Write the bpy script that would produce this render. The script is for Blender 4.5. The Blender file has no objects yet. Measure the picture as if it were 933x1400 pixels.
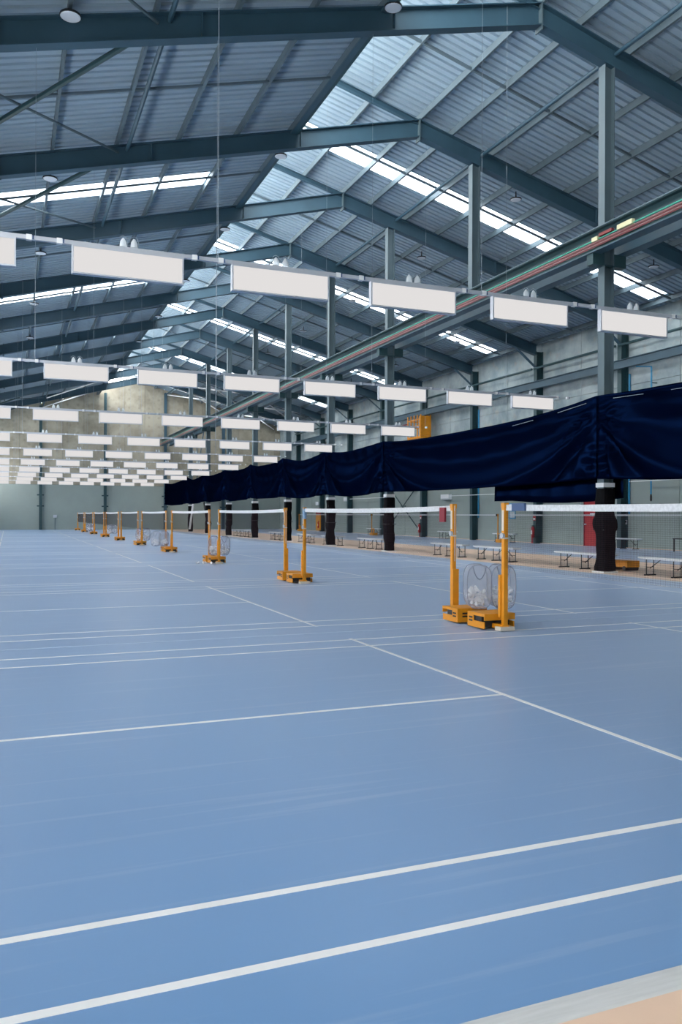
import bpy, math, random
from mathutils import Matrix, Vector
random.seed(7)
scene = bpy.context.scene
COL = scene.collection

# ------------------------------------------------------------------ camera
CAM_H = 1.4058
YAW, ROLL = 0.386975, 0.003784
FPX = 1119.14
cd = bpy.data.cameras.new('camera')
cam = bpy.data.objects.new('camera', cd)
COL.objects.link(cam)
cd.sensor_fit = 'VERTICAL'
cd.sensor_height = 36.0
cd.lens = FPX / 1400 * 36.0
cd.shift_y = 4.62 / 1400
cd.clip_start = 0.05
cd.clip_end = 400
cam.matrix_world = (Matrix.Translation((0, 0, CAM_H)) @ Matrix.Rotation(-YAW, 4, 'Z')
                    @ Matrix.Rotation(math.pi / 2, 4, 'X') @ Matrix.Rotation(ROLL, 4, 'Z'))
scene.camera = cam

# ------------------------------------------------------------------ world and exposure
w = bpy.data.worlds.new('overcast_sky')
scene.world = w
w.use_nodes = True
bg = w.node_tree.nodes['Background']
bg.inputs['Color'].default_value = (0.96, 0.98, 1.0, 1)
bg.inputs['Strength'].default_value = 9.0
scene.view_settings.view_transform = 'Standard'
scene.view_settings.look = 'None'
scene.view_settings.gamma = 1
scene.view_settings.exposure = 0.3
scene.view_settings.use_curve_mapping = False
PANEL_EMIT = 0.62

# ------------------------------------------------------------------ materials
def mat(name, col, rough=0.6, metal=0.0, spec=0.5, var=0.0, scale=3.0, var_col=None, bump=0.0, bscale=40.0, stretch=(1, 1, 1), sheen=0.0, detail=4):
    m = bpy.data.materials.new(name)
    m.use_nodes = True
    nt = m.node_tree
    b = nt.nodes['Principled BSDF']
    b.inputs['Roughness'].default_value = rough
    b.inputs['Metallic'].default_value = metal
    b.inputs['Specular IOR Level'].default_value = spec
    b.inputs['Base Color'].default_value = (*col, 1)
    if sheen:
        b.inputs['Sheen Weight'].default_value = sheen
        b.inputs['Sheen Roughness'].default_value = 0.35
        b.inputs['Sheen Tint'].default_value = (0.10, 0.25, 0.75, 1)
    if var or bump:
        tc = nt.nodes.new('ShaderNodeTexCoord')
        mp = nt.nodes.new('ShaderNodeMapping')
        mp.inputs['Scale'].default_value = stretch
        nt.links.new(tc.outputs['Object'], mp.inputs['Vector'])
    if var:
        n = nt.nodes.new('ShaderNodeTexNoise')
        n.inputs['Scale'].default_value = scale
        n.inputs['Detail'].default_value = detail
        nt.links.new(mp.outputs['Vector'], n.inputs['Vector'])
        r = nt.nodes.new('ShaderNodeValToRGB')
        r.color_ramp.elements[0].position = 0.35
        r.color_ramp.elements[1].position = 0.68
        c2 = var_col or tuple(c * (1 - var) for c in col)
        r.color_ramp.elements[0].color = (*c2, 1)
        r.color_ramp.elements[1].color = (*col, 1)
        nt.links.new(n.outputs['Fac'], r.inputs['Fac'])
        nt.links.new(r.outputs['Color'], b.inputs['Base Color'])
    if bump:
        n2 = nt.nodes.new('ShaderNodeTexNoise')
        n2.inputs['Scale'].default_value = bscale
        nt.links.new(mp.outputs['Vector'], n2.inputs['Vector'])
        bp = nt.nodes.new('ShaderNodeBump')
        bp.inputs['Strength'].default_value = bump
        bp.inputs['Distance'].default_value = 0.01
        nt.links.new(n2.outputs['Fac'], bp.inputs['Height'])
        nt.links.new(bp.outputs['Normal'], b.inputs['Normal'])
    return m

def emit_mat(name, col, s):
    m = bpy.data.materials.new(name)
    m.use_nodes = True
    nt = m.node_tree
    nt.nodes.remove(nt.nodes['Principled BSDF'])
    e = nt.nodes.new('ShaderNodeEmission')
    e.inputs['Color'].default_value = (*col, 1)
    e.inputs['Strength'].default_value = s
    nt.links.new(e.outputs[0], nt.nodes['Material Output'].inputs['Surface'])
    return m

def sheer_mat(name, col, clear, tint=(1, 1, 1), transl=0.5):
    """thin sheet: part clear, part scattering"""
    m = bpy.data.materials.new(name)
    m.use_nodes = True
    nt = m.node_tree
    nt.nodes.remove(nt.nodes['Principled BSDF'])
    t = nt.nodes.new('ShaderNodeBsdfTransparent')
    t.inputs['Color'].default_value = (*tint, 1)
    d = nt.nodes.new('ShaderNodeBsdfDiffuse')
    d.inputs['Color'].default_value = (*col, 1)
    l = nt.nodes.new('ShaderNodeBsdfTranslucent')
    l.inputs['Color'].default_value = (*col, 1)
    a = nt.nodes.new('ShaderNodeMixShader')
    a.inputs[0].default_value = transl
    nt.links.new(d.outputs[0], a.inputs[1]); nt.links.new(l.outputs[0], a.inputs[2])
    b = nt.nodes.new('ShaderNodeMixShader')
    b.inputs[0].default_value = clear
    nt.links.new(a.outputs[0], b.inputs[1]); nt.links.new(t.outputs[0], b.inputs[2])
    nt.links.new(b.outputs[0], nt.nodes['Material Output'].inputs['Surface'])
    return m

M = {}
M['steel'] = mat('teal_painted_steel', (0.034, 0.084, 0.120), 0.5, var=0.18, scale=1.2)
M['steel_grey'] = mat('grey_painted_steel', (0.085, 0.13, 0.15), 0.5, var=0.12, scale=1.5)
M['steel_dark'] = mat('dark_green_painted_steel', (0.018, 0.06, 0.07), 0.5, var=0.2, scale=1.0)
M['purlin'] = mat('galvanised_purlin', (0.10, 0.145, 0.17), 0.5, var=0.2, scale=2)
M['sheet'] = mat('roof_sheet_metal', (0.33, 0.44, 0.52), 0.40, metal=0.1, var=0.14, scale=1.3, stretch=(0.3, 2.5, 1))
def bounce_face(m, outside):
    """two-sided sheet: pale unseen upper face added to bounce daylight inside"""
    nt = m.node_tree; b = nt.nodes['Principled BSDF']
    src = b.inputs['Base Color'].links[0].from_socket
    g = nt.nodes.new('ShaderNodeNewGeometry'); sx = nt.nodes.new('ShaderNodeSeparateXYZ')
    nt.links.new(g.outputs['True Normal'], sx.inputs[0])
    gt = nt.nodes.new('ShaderNodeMath'); gt.operation = 'GREATER_THAN'; gt.inputs[1].default_value = 0.0
    nt.links.new(sx.outputs['Z'], gt.inputs[0])
    mx = nt.nodes.new('ShaderNodeMixRGB'); mx.inputs['Color2'].default_value = (*outside, 1)
    nt.links.new(gt.outputs[0], mx.inputs['Fac']); nt.links.new(src, mx.inputs['Color1'])
    nt.links.new(mx.outputs[0], b.inputs['Base Color'])
bounce_face(M['sheet'], (0.88, 0.87, 0.84))  # pale outer face added to brighten the roof extension's underside
M['skylight'] = sheer_mat('skylight_polycarbonate', (0.85, 0.9, 0.92), 0.55, (0.9, 0.95, 1.0), 0.6)
M['cable_red'] = mat('red_conduit', (0.20, 0.03, 0.03), 0.5)
M['cable_pink'] = mat('pink_conduit', (0.38, 0.18, 0.17), 0.5)
M['cable_green'] = mat('green_conduit', (0.05, 0.42, 0.28), 0.5)
M['cream'] = mat('cream_plastic', (0.62, 0.60, 0.36), 0.5)
M['alu'] = mat('aluminium_trim', (0.50, 0.53, 0.58), 0.4, metal=0.4)
M['white'] = mat('white_paint', (0.72, 0.73, 0.73), 0.5)
M['clear_hook'] = sheer_mat('frosted_plastic', (0.78, 0.82, 0.84), 0.25)
M['panel_light'] = emit_mat('panel_light_diffuser', (1.0, 0.97, 0.96), PANEL_EMIT)
M['wire'] = mat('steel_wire', (0.26, 0.31, 0.35), 0.5, metal=0.1)
M['black'] = mat('black_paint', (0.012, 0.014, 0.016), 0.5)
M['lens'] = mat('lamp_lens', (0.66, 0.72, 0.78), 0.25)
M['padding'] = mat('black_padding_cloth', (0.004, 0.004, 0.005), 0.9, spec=0.1, var=0.3, scale=6, bump=0.3, bscale=14)
M['curtain'] = mat('navy_curtain_cloth', (0.0002, 0.0005, 0.0032), 0.9, spec=0.0)
def satin(m):
    nt = m.node_tree; b = nt.nodes['Principled BSDF']
    g = nt.nodes.new('ShaderNodeBsdfGlossy'); g.inputs['Color'].default_value = (0.0022, 0.0100, 0.044, 1); g.inputs['Roughness'].default_value = 0.30
    x = nt.nodes.new('ShaderNodeMixShader'); x.inputs[0].default_value = 0.32
    nt.links.new(b.outputs[0], x.inputs[1]); nt.links.new(g.outputs[0], x.inputs[2])
    nt.links.new(x.outputs[0], nt.nodes['Material Output'].inputs['Surface'])
satin(M['curtain'])
M['yellow'] = mat('orange_yellow_paint', (0.72, 0.275, 0.006), 0.45, var=0.15, scale=8)
M['pale_tape'] = mat('pale_tape', (0.62, 0.55, 0.45), 0.6)
M['net_tape'] = mat('white_net_tape', (0.62, 0.64, 0.66), 0.7, var=0.2, scale=30)
M['net_cord'] = mat('brown_net_cord', (0.038, 0.020, 0.026), 0.9, spec=0.1)
M['net_cord_dark'] = mat('dark_net_cord', (0.05, 0.05, 0.06), 0.8)
M['red'] = mat('red_paint', (0.42, 0.012, 0.018), 0.4)
M['maroon'] = mat('maroon_cloth', (0.20, 0.012, 0.025), 0.7)
M['navy_tag'] = mat('navy_tag', (0.03, 0.07, 0.17), 0.6)
M['blue_pipe'] = mat('blue_pipe_paint', (0.03, 0.25, 0.45), 0.4)
M['blue_frame'] = mat('blue_notice_frame', (0.04, 0.24, 0.42), 0.5)
M['paper'] = mat('printed_paper', (0.60, 0.66, 0.68), 0.7, var=0.35, scale=26)
M['mesh_fabric'] = sheer_mat('white_mesh_fabric', (0.56, 0.57, 0.63), 0.645, (1, 1, 1), 0.35)
M['piping'] = mat('grey_piping', (0.16, 0.17, 0.22), 0.7)
M['feather'] = mat('white_feather', (0.78, 0.79, 0.80), 0.6)
M['cork'] = mat('pale_cork', (0.62, 0.50, 0.36), 0.6)
M['white_line'] = mat('white_court_line', (0.78, 0.77, 0.76), 0.5, var=0.06, scale=5)
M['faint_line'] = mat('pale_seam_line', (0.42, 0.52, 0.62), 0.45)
M['edge_strip'] = mat('grey_edge_strip', (0.56, 0.56, 0.55), 0.55, var=0.1, scale=6, stretch=(1, 12, 1))
M['bench_top'] = mat('white_bench_plastic', (0.62, 0.65, 0.66), 0.45)
M['grey_wall'] = mat('grey_green_wall_paint', (0.285, 0.335, 0.31), 0.65, var=0.08, scale=0.8)
M['ply'] = mat('pale_wood', (0.5, 0.42, 0.30), 0.6)

def floor_mat():
    m = bpy.data.materials.new('blue_court_vinyl')
    m.use_nodes = True
    nt = m.node_tree; N = nt.nodes; L = nt.links
    b = N['Principled BSDF']
    tc = N.new('ShaderNodeTexCoord')
    n1 = N.new('ShaderNodeTexNoise'); n1.inputs['Scale'].default_value = 0.35; n1.inputs['Detail'].default_value = 5
    mp = N.new('ShaderNodeMapping'); mp.inputs['Scale'].default_value = (0.5, 1.6, 1)
    L.new(tc.outputs['Object'], mp.inputs['Vector']); L.new(mp.outputs[0], n1.inputs['Vector'])
    r = N.new('ShaderNodeValToRGB')
    r.color_ramp.elements[0].position = 0.3; r.color_ramp.elements[1].position = 0.7
    r.color_ramp.elements[0].color = (0.102, 0.235, 0.455, 1)
    r.color_ramp.elements[1].color = (0.120, 0.263, 0.485, 1)
    L.new(n1.outputs['Fac'], r.inputs['Fac'])
    # scuffs: thin streaks across the hall
    mp2 = N.new('ShaderNodeMapping'); mp2.inputs['Scale'].default_value = (0.35, 9, 1)
    L.new(tc.outputs['Object'], mp2.inputs['Vector'])
    n2 = N.new('ShaderNodeTexNoise'); n2.inputs['Scale'].default_value = 1.3; n2.inputs['Detail'].default_value = 6
    L.new(mp2.outputs[0], n2.inputs['Vector'])
    r2 = N.new('ShaderNodeValToRGB')
    r2.color_ramp.elements[0].position = 0.56; r2.color_ramp.elements[1].position = 0.78
    r2.color_ramp.elements[0].color = (0, 0, 0, 1); r2.color_ramp.elements[1].color = (1, 1, 1, 1)
    L.new(n2.outputs['Fac'], r2.inputs['Fac'])
    mx = N.new('ShaderNodeMixRGB'); mx.inputs['Color2'].default_value = (0.33, 0.42, 0.56, 1)
    mul = N.new('ShaderNodeMath'); mul.operation = 'MULTIPLY'; mul.inputs[1].default_value = 0.45
    L.new(r2.outputs['Color'], mul.inputs[0]); L.new(mul.outputs[0], mx.inputs['Fac'])
    L.new(r.outputs['Color'], mx.inputs['Color1'])
    L.new(mx.outputs[0], b.inputs['Base Color'])
    n3 = N.new('ShaderNodeMath'); n3.operation = 'MULTIPLY_ADD'; n3.inputs[1].default_value = 0.06; n3.inputs[2].default_value = 0.29
    L.new(n1.outputs['Fac'], n3.inputs[0]); L.new(n3.outputs[0], b.inputs['Roughness'])
    b.inputs['Specular IOR Level'].default_value = 0.7
    b.inputs['Sheen Weight'].default_value = 0.20
    b.inputs['Sheen Roughness'].default_value = 0.5
    b.inputs['Sheen Tint'].default_value = (1.0, 0.97, 0.95, 1)
    return m
M['court'] = floor_mat()
M['court_right'] = M['court']
M['tan_floor'] = mat('tan_floor_vinyl', (0.78, 0.55, 0.40), 0.42, var=0.10, scale=1.5, bump=0.05)

def concrete_mat(name, ca, cb, stain, holes=True, axis='X'):
    m = bpy.data.materials.new(name)
    m.use_nodes = True
    nt = m.node_tree; N = nt.nodes; L = nt.links
    b = N['Principled BSDF']; b.inputs['Roughness'].default_value = 0.8
    g = N.new('ShaderNodeNewGeometry')
    n1 = N.new('ShaderNodeTexNoise'); n1.inputs['Scale'].default_value = 0.55; n1.inputs['Detail'].default_value = 9; n1.inputs['Roughness'].default_value = 0.62
    L.new(g.outputs['Position'], n1.inputs['Vector'])
    r = N.new('ShaderNodeValToRGB')
    r.color_ramp.elements[0].position = 0.38; r.color_ramp.elements[1].position = 0.62
    r.color_ramp.elements[0].color = (*ca, 1); r.color_ramp.elements[1].color = (*cb, 1)
    L.new(n1.outputs['Fac'], r.inputs['Fac'])
    n2 = N.new('ShaderNodeTexNoise'); n2.inputs['Scale'].default_value = 1.6; n2.inputs['Detail'].default_value = 4
    L.new(g.outputs['Position'], n2.inputs['Vector'])
    r2 = N.new('ShaderNodeValToRGB')
    r2.color_ramp.elements[0].position = 0.58; r2.color_ramp.elements[1].position = 0.72
    r2.color_ramp.elements[0].color = (0, 0, 0, 1); r2.color_ramp.elements[1].color = (0.55, 0.55, 0.55, 1)
    L.new(n2.outputs['Fac'], r2.inputs['Fac'])
    mx = N.new('ShaderNodeMixRGB'); mx.inputs['Color2'].default_value = (*stain, 1)
    L.new(r2.outputs['Color'], mx.inputs['Fac']); L.new(r.outputs['Color'], mx.inputs['Color1'])
    out = mx.outputs[0]
    # blotchy form-tie marks on a regular grid
    if holes:
        sx = N.new('ShaderNodeSeparateXYZ'); L.new(g.outputs['Position'], sx.inputs[0])
        def cell(sock, period):
            d = N.new('ShaderNodeMath'); d.operation = 'DIVIDE'; d.inputs[1].default_value = period; L.new(sock, d.inputs[0])
            f = N.new('ShaderNodeMath'); f.operation = 'FRACT'; L.new(d.outputs[0], f.inputs[0])
            s = N.new('ShaderNodeMath'); s.operation = 'SUBTRACT'; s.inputs[1].default_value = 0.5; L.new(f.outputs[0], s.inputs[0])
            k = N.new('ShaderNodeMath'); k.operation = 'MULTIPLY'; k.inputs[1].default_value = period; L.new(s.outputs[0], k.inputs[0])
            p = N.new('ShaderNodeMath'); p.operation = 'POWER'; p.inputs[1].default_value = 2; 
            a = N.new('ShaderNodeMath'); a.operation = 'ABSOLUTE'; L.new(k.outputs[0], a.inputs[0]); L.new(a.outputs[0], p.inputs[0])
            return p.outputs[0]
        px = cell(sx.outputs[axis], 0.92); pz = cell(sx.outputs['Z'], 0.85)
        ad = N.new('ShaderNodeMath'); ad.operation = 'ADD'; L.new(px, ad.inputs[0]); L.new(pz, ad.inputs[1])
        sq = N.new('ShaderNodeMath'); sq.operation = 'SQRT'; L.new(ad.outputs[0], sq.inputs[0])
        mr = N.new('ShaderNodeMapRange'); mr.inputs['From Min'].default_value = 0.04; mr.inputs['From Max'].default_value = 0.16
        mr.inputs['To Min'].default_value = 0.55; mr.inputs['To Max'].default_value = 0.0
        L.new(sq.outputs[0], mr.inputs['Value'])
        mm = N.new('ShaderNodeMath'); mm.operation = 'MULTIPLY'; L.new(mr.outputs[0], mm.inputs[0]); L.new(n1.outputs['Fac'], mm.inputs[1])
        m2 = N.new('ShaderNodeMixRGB'); m2.inputs['Color2'].default_value = (stain[0] * 0.45, stain[1] * 0.42, stain[2] * 0.4, 1)
        L.new(mm.outputs[0], m2.inputs['Fac']); L.new(out, m2.inputs['Color1'])
        out = m2.outputs[0]
    L.new(out, b.inputs['Base Color'])
    return m
M['concrete_tan'] = concrete_mat('tan_cast_concrete', (0.25, 0.225, 0.17), (0.40, 0.365, 0.285), (0.21, 0.18, 0.13))
M['concrete_grey'] = concrete_mat('grey_cast_concrete', (0.19, 0.25, 0.27), (0.35, 0.41, 0.42), (0.34, 0.31, 0.26), False)

# ------------------------------------------------------------------ mesh helpers
class MB:
    def __init__(self):
        self.v = []; self.f = []
    def box(self, x0, x1, y0, y1, z0, z1):
        n = len(self.v)
        self.v += [(x, y, z) for z in (z0, z1) for y in (y0, y1) for x in (x0, x1)]
        self.f += [tuple(n + i for i in q) for q in ((0, 2, 3, 1), (4, 5, 7, 6), (0, 1, 5, 4), (2, 6, 7, 3), (0, 4, 6, 2), (1, 3, 7, 5))]
        return self
    def quad(self, a, b, c, d):
        n = len(self.v); self.v += [a, b, c, d]; self.f.append((n, n + 1, n + 2, n + 3)); return self
    def prism(self, prof, p0, p1, up=(0, 0, 1), cap=True):
        """sweep 2D profile (side, up) from p0 to p1"""
        p0 = Vector(p0); p1 = Vector(p1); d = (p1 - p0).normalized()
        s = d.cross(Vector(up))
        if s.length < 1e-4: s = d.cross(Vector((1, 0, 0)))
        s.normalize(); u = s.cross(d)
        n = len(self.v); k = len(prof)
        for p in (p0, p1):
            for a, b in prof:
                self.v.append(tuple(p + s * a + u * b))
        for i in range(k):
            j = (i + 1) % k
            self.f.append((n + i, n + j, n + k + j, n + k + i))
        if cap:
            self.f.append(tuple(n + i for i in reversed(range(k))))
            self.f.append(tuple(n + k + i for i in range(k)))
        return self
    def tube(self, p0, p1, r, seg=8, r1=None):
        r1 = r if r1 is None else r1
        p0 = Vector(p0); p1 = Vector(p1); d = (p1 - p0).normalized()
        a = Vector((0, 0, 1)) if abs(d.z) < 0.95 else Vector((1, 0, 0))
        s = d.cross(a).normalized(); u = s.cross(d)
        n = len(self.v)
        for p, rr in ((p0, r), (p1, r1)):
            for i in range(seg):
                t = 2 * math.pi * i / seg
                self.v.append(tuple(p + s * math.cos(t) * rr + u * math.sin(t) * rr))
        for i in range(seg):
            j = (i + 1) % seg
            self.f.append((n + i, n + j, n + seg + j, n + seg + i))
        self.f.append(tuple(n + i for i in reversed(range(seg)))); self.f.append(tuple(n + seg + i for i in range(seg)))
        return self
    def path(self, pts, r, seg=6):
        for a, b in zip(pts[:-1], pts[1:]): self.tube(a, b, r, seg)
        return self
    def lathe(self, rings, seg=16, cx=0, cy=0):
        n = len(self.v)
        for z, r in rings:
            for i in range(seg):
                t = 2 * math.pi * i / seg
                self.v.append((cx + r * math.cos(t), cy + r * math.sin(t), z))
        for k in range(len(rings) - 1):
            for i in range(seg):
                j = (i + 1) % seg
                self.f.append((n + k * seg + i, n + k * seg + j, n + (k + 1) * seg + j, n + (k + 1) * seg + i))
        self.f.append(tuple(n + i for i in reversed(range(seg))))
        self.f.append(tuple(n + (len(rings) - 1) * seg + i for i in range(seg)))
        return self
    def mesh(self, name, m):
        me = bpy.data.meshes.new(name)
        me.from_pydata(self.v, [], self.f)
        me.materials.append(m)
        me.update()
        return me
    def build(self, name, m, parent=None, smooth=False):
        """vertices are in the parent's local frame"""
        me = self.mesh(name, m)
        if smooth:
            for p in me.polygons: p.use_smooth = True
        o = bpy.data.objects.new(name, me)
        COL.objects.link(o)
        if parent is not None: o.parent = parent
        return o

def ibeam(fw, h, ft=0.02, wt=0.012):
    """I profile, centre at middle of the depth"""
    a, b = fw / 2, h / 2
    return [(-a, -b), (a, -b), (a, -b + ft), (wt / 2, -b + ft), (wt / 2, b - ft), (a, b - ft), (a, b), (-a, b), (-a, b - ft), (-wt / 2, b - ft), (-wt / 2, -b + ft), (-a, -b + ft)]

def tag(o, label=None, cat=None, group=None, kind=None):
    if label: o['label'] = label
    if cat: o['category'] = cat
    if group: o['group'] = group
    if kind: o['kind'] = kind
    return o
def empty(name, loc=(0, 0, 0), rz=0.0, parent=None):
    o = bpy.data.objects.new(name, None)
    COL.objects.link(o); o.location = loc; o.rotation_euler = (0, 0, rz)
    o.empty_display_size = 0.2
    if parent is not None: o.parent = parent
    return o
def kids(o): return [c for c in ALL_CH.get(o.name, [])] if False else list(o.children)
def copy_tree(o, parent=None):
    c = o.copy(); COL.objects.link(c); c.parent = parent
    for ch in list(o.children): copy_tree(ch, c)
    return c
def inst(name, me, parent, loc=(0, 0, 0)):
    o = bpy.data.objects.new(name, me); COL.objects.link(o); o.parent = parent; o.location = loc
    return o
ORD = ['nearest', 'second nearest', 'third nearest', 'fourth nearest', 'fifth nearest', 'sixth nearest', 'seventh nearest', 'eighth nearest', 'ninth nearest', 'farthest']
NTH = ['first', 'second', 'third', 'fourth', 'fifth', 'sixth', 'seventh', 'eighth', 'ninth', 'tenth']

# ------------------------------------------------------------------ measured layout
XN = 5.611            # net line
YD = 8.497            # far doubles line of the nearest court
P = 7.2637            # court pitch
F0, S = 16.43, 6.252  # first frame in view, frame spacing
XC = 13.82            # column row
XA = 11.79            # apex
SL = 0.262            # roof slope
ZT = 13.69            # rafter top at the apex
ZB = 13.15            # rafter underside at the apex
XL, XW = -2.7, 25.5   # left and right wall
YE = F0 + 10 * S   # back wall
YN = F0 - 3.35 * S       # near end of the roof
def ztop(x): return ZT - SL * (x - XA)          # right plane (runs on past the apex)
def ztopl(x): return ZT + SL * (x - XA)         # left plane
FR = [F0 + S * i for i in range(10)]

# ================================================================== floor
floor = tag(empty('floor'), kind='structure')
MB().box(XL, XW, -4.5, YE, -0.12, 0.0).build('floor_base', M['tan_floor'], floor)
court = MB().box(XL, 13.36, 1.94, YE, 0.0, 0.006).build('court_surface', M['court'], floor)
court2 = MB().box(18.15, XW, 1.94, YE, 0.0, 0.006).build('court_surface', M['court'], floor)
MB().prism([(-0.045, 0), (0.045, 0), (0.035, 0.004), (-0.02, 0.0085), (-0.045, 0.0085)], (XL, 1.915, 0), (13.36, 1.915, 0)).build('edge_strip', M['edge_strip'], floor)
MB().box(13.33, 13.40, 1.94, YE, 0, 0.008).build('edge_strip', M['edge_strip'], floor)
ZL = 0.0075
def line(x0, x1, y0, y1, m='white_line', par=court):
    MB().box(x0, x1, y0, y1, 0.004, ZL).build('court_line', M[m], par)
lw = 0.04
for n in range(10):
    y1 = YD + n * P + lw / 2; y0 = y1 - 6.1
    xa, xb = XN - 6.7, XN + 6.7
    for yy in (y0, y0 + 0.46, y1 - 0.46 - lw, y1 - lw):
        line(xa, xb, yy, yy + lw)
    for xx in (xa, XN - 5.94, XN - 1.98 - lw, XN + 1.98, XN + 5.94 - lw, xb - lw):
        line(xx, xx + lw, y0 - (0.02 if abs(xx - XN) < 3 else 0), y1 + (0.06 if abs(xx - XN) < 3 else 0))
    yc = (y0 + y1) / 2
    line(xa, XN - 1.98 - lw, yc - lw / 2, yc + lw / 2)
    line(XN + 1.98, xb, yc - lw / 2, yc + lw / 2)
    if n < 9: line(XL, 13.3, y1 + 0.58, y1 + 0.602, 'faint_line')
for x in (18.75, 21.2, 24.6):
    line(x, x + lw, 6, YE - 2, par=court2)
for n in range(6):
    yy = 12.2 + n * 12.4
    for d in (0, 0.76, 4.7):
        line(18.75, 24.6, yy + d, yy + d + lw, par=court2)

# ================================================================== walls
wall_r = tag(empty('wall_right'), kind='structure')
for i in range(-3, 10):
    ya = F0 + i * S
    yb = ya + S if i < 9 else YE
    for k in range(2):
        p0, p1 = ya + k * (yb - ya) / 2 + 0.012, ya + (k + 1) * (yb - ya) / 2 - 0.012
        MB().box(XW, XW + 0.18, p0, p1, 0.0, 4.15).build('painted_panel', M['grey_wall'], wall_r)
        MB().box(XW, XW + 0.18, p0, p1, 4.175, 7.2).build('concrete_panel', M['concrete_grey'], wall_r)
        MB().box(XW + 0.005, XW + 0.18, p0, p1, 7.22, ztop(XW) + 0.19).build('concrete_panel', M['concrete_grey'], wall_r)
MB().box(XW + 0.12, XW + 0.2, YN, YE, 0, 10.2).build('joint_backing', M['steel_dark'], wall_r)
MB().box(XW - 0.06, XW, YN, YE, 0.0, 0.03).build('floor_edge', M['tan_floor'], wall_r)

wall_b = tag(empty('wall_back'), kind='structure')
WBX = [-2.7 + 0.92 * 2 * k for k in range(16)]
WBX = [x for x in WBX if x < XW] + [XW]
for xa, xb in zip(WBX[:-1], WBX[1:]):
    a, b = xa + 0.01, xb - 0.01
    m = MB(); n = 0
    def topz(x): return (ztop(x) if x > XA else ztopl(x)) + 0.2
    z0 = 4.12
    for y in (YE, YE + 0.18):
        pts = [(a, y, z0), (b, y, z0), (b, y, topz(b))] + ([(XA, y, topz(XA))] if a < XA < b else []) + [(a, y, topz(a))]
        m.v += pts
    k = len(m.v) // 2
    m.f.append(tuple(range(k))); m.f.append(tuple(reversed(range(k, 2 * k))))
    for i in range(k): m.f.append((i, k + i, k + (i + 1) % k, (i + 1) % k))
    m.build('concrete_panel', M['concrete_tan'], wall_b)
for xa, xb in ((-2.7, 2.7), (2.7, 8.4), (8.4, 13.85), (13.85, 19.6), (19.6, XW)):
    MB().box(xa + 0.01, xb - 0.01, YE, YE + 0.18, 0, 4.1).build('painted_panel', M['grey_wall'], wall_b)
gb = MB(); gp = [(XL - 0.3, 0.0), (XW + 0.3, 0.0), (XW + 0.3, ztop(XW + 0.3) + 0.1), (8.4, ztop(8.4) + 0.15), (8.4, ztopl(8.4) + 0.15), (XL - 0.3, ztopl(XL - 0.3) + 0.1)]
gp[3] = (XA, ztop(XA) + 0.15); gp[4] = (7.7, ztopl(7.7) + 0.15)
gb.v = [(x, YE + 0.17, z) for x, z in gp] + [(x, YE + 0.22, z) for x, z in gp]
gb.f = [tuple(range(6)), tuple(reversed(range(6, 12)))] + [(i, 6 + i, 6 + (i + 1) % 6, (i + 1) % 6) for i in range(6)]
gb.build('joint_backing', M['steel_dark'], wall_b)
for i, x in enumerate((2.75, 8.4, 13.95, 19.6)):
    zt = (ztop(x) if x > XA else ztopl(x)) - 0.1
    c = empty('wall_column', (x, YE - 0.02, 0), parent=wall_b)
    MB().prism(ibeam(0.24, 0.30), (0, -0.15, 0), (0, -0.15, zt), up=(0, 1, 0)).build('shaft', M['steel_dark'] if x < 13 else M['steel'], c)
    b = MB()
    for z in (2.1, 3.1, 8.6): b.box(-0.3, 0.3, -0.04, 0.0, z, z + 0.12)
    b.build('cleat', M['steel_dark'], c)

wall_l = tag(empty('wall_left'), kind='structure')
MB().box(XL - 0.2, XL, YN, YE, 0, 3.6).build('lower_wall', M['grey_wall'], wall_l)
MB().box(XL - 0.2, XL, YN, YE, 5.6, 10.1).build('upper_wall', M['concrete_grey'], wall_l)  # gap below this band is invented, added to let daylight in
for y in FR: MB().box(XL - 0.18, XL, y - 0.15, y + 0.15, 3.6, 5.6).build('wall_post', M['steel'], wall_l)

wall_f = tag(empty('wall_front'), kind='structure')
MB().box(XL, -1.5, -4.7, -4.5, 0, 14).box(1.0, XW, -4.7, -4.5, 0, 14).box(-1.5, 1.0, -4.7, -4.5, 3.0, 14).build('wall_panel', M['concrete_grey'], wall_f)  # unseen wall; its opening is invented and sized to set the daylight

# red door and fittings on the right wall
door = tag(empty('door_1', (XW, 31.15, 0)), kind='structure')
MB().box(-0.09, -0.02, -0.5, 0.5, 0.0, 2.08).build('door_leaf', M['red'], door)
MB().box(-0.11, 0.0, -0.56, -0.5, 0.0, 2.14).box(-0.11, 0.0, 0.5, 0.56, 0.0, 2.14).box(-0.11, 0.0, -0.5, 0.5, 2.08, 2.14).build('door_frame', M['maroon'], door)
MB().box(-0.10, -0.09, -0.22, 0.1, 1.42, 1.56).build('door_sign', M['white'], door)
MB().box(-0.16, -0.09, 0.36, 0.44, 1.0, 1.06).build('door_handle', M['alu'], door)

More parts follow.
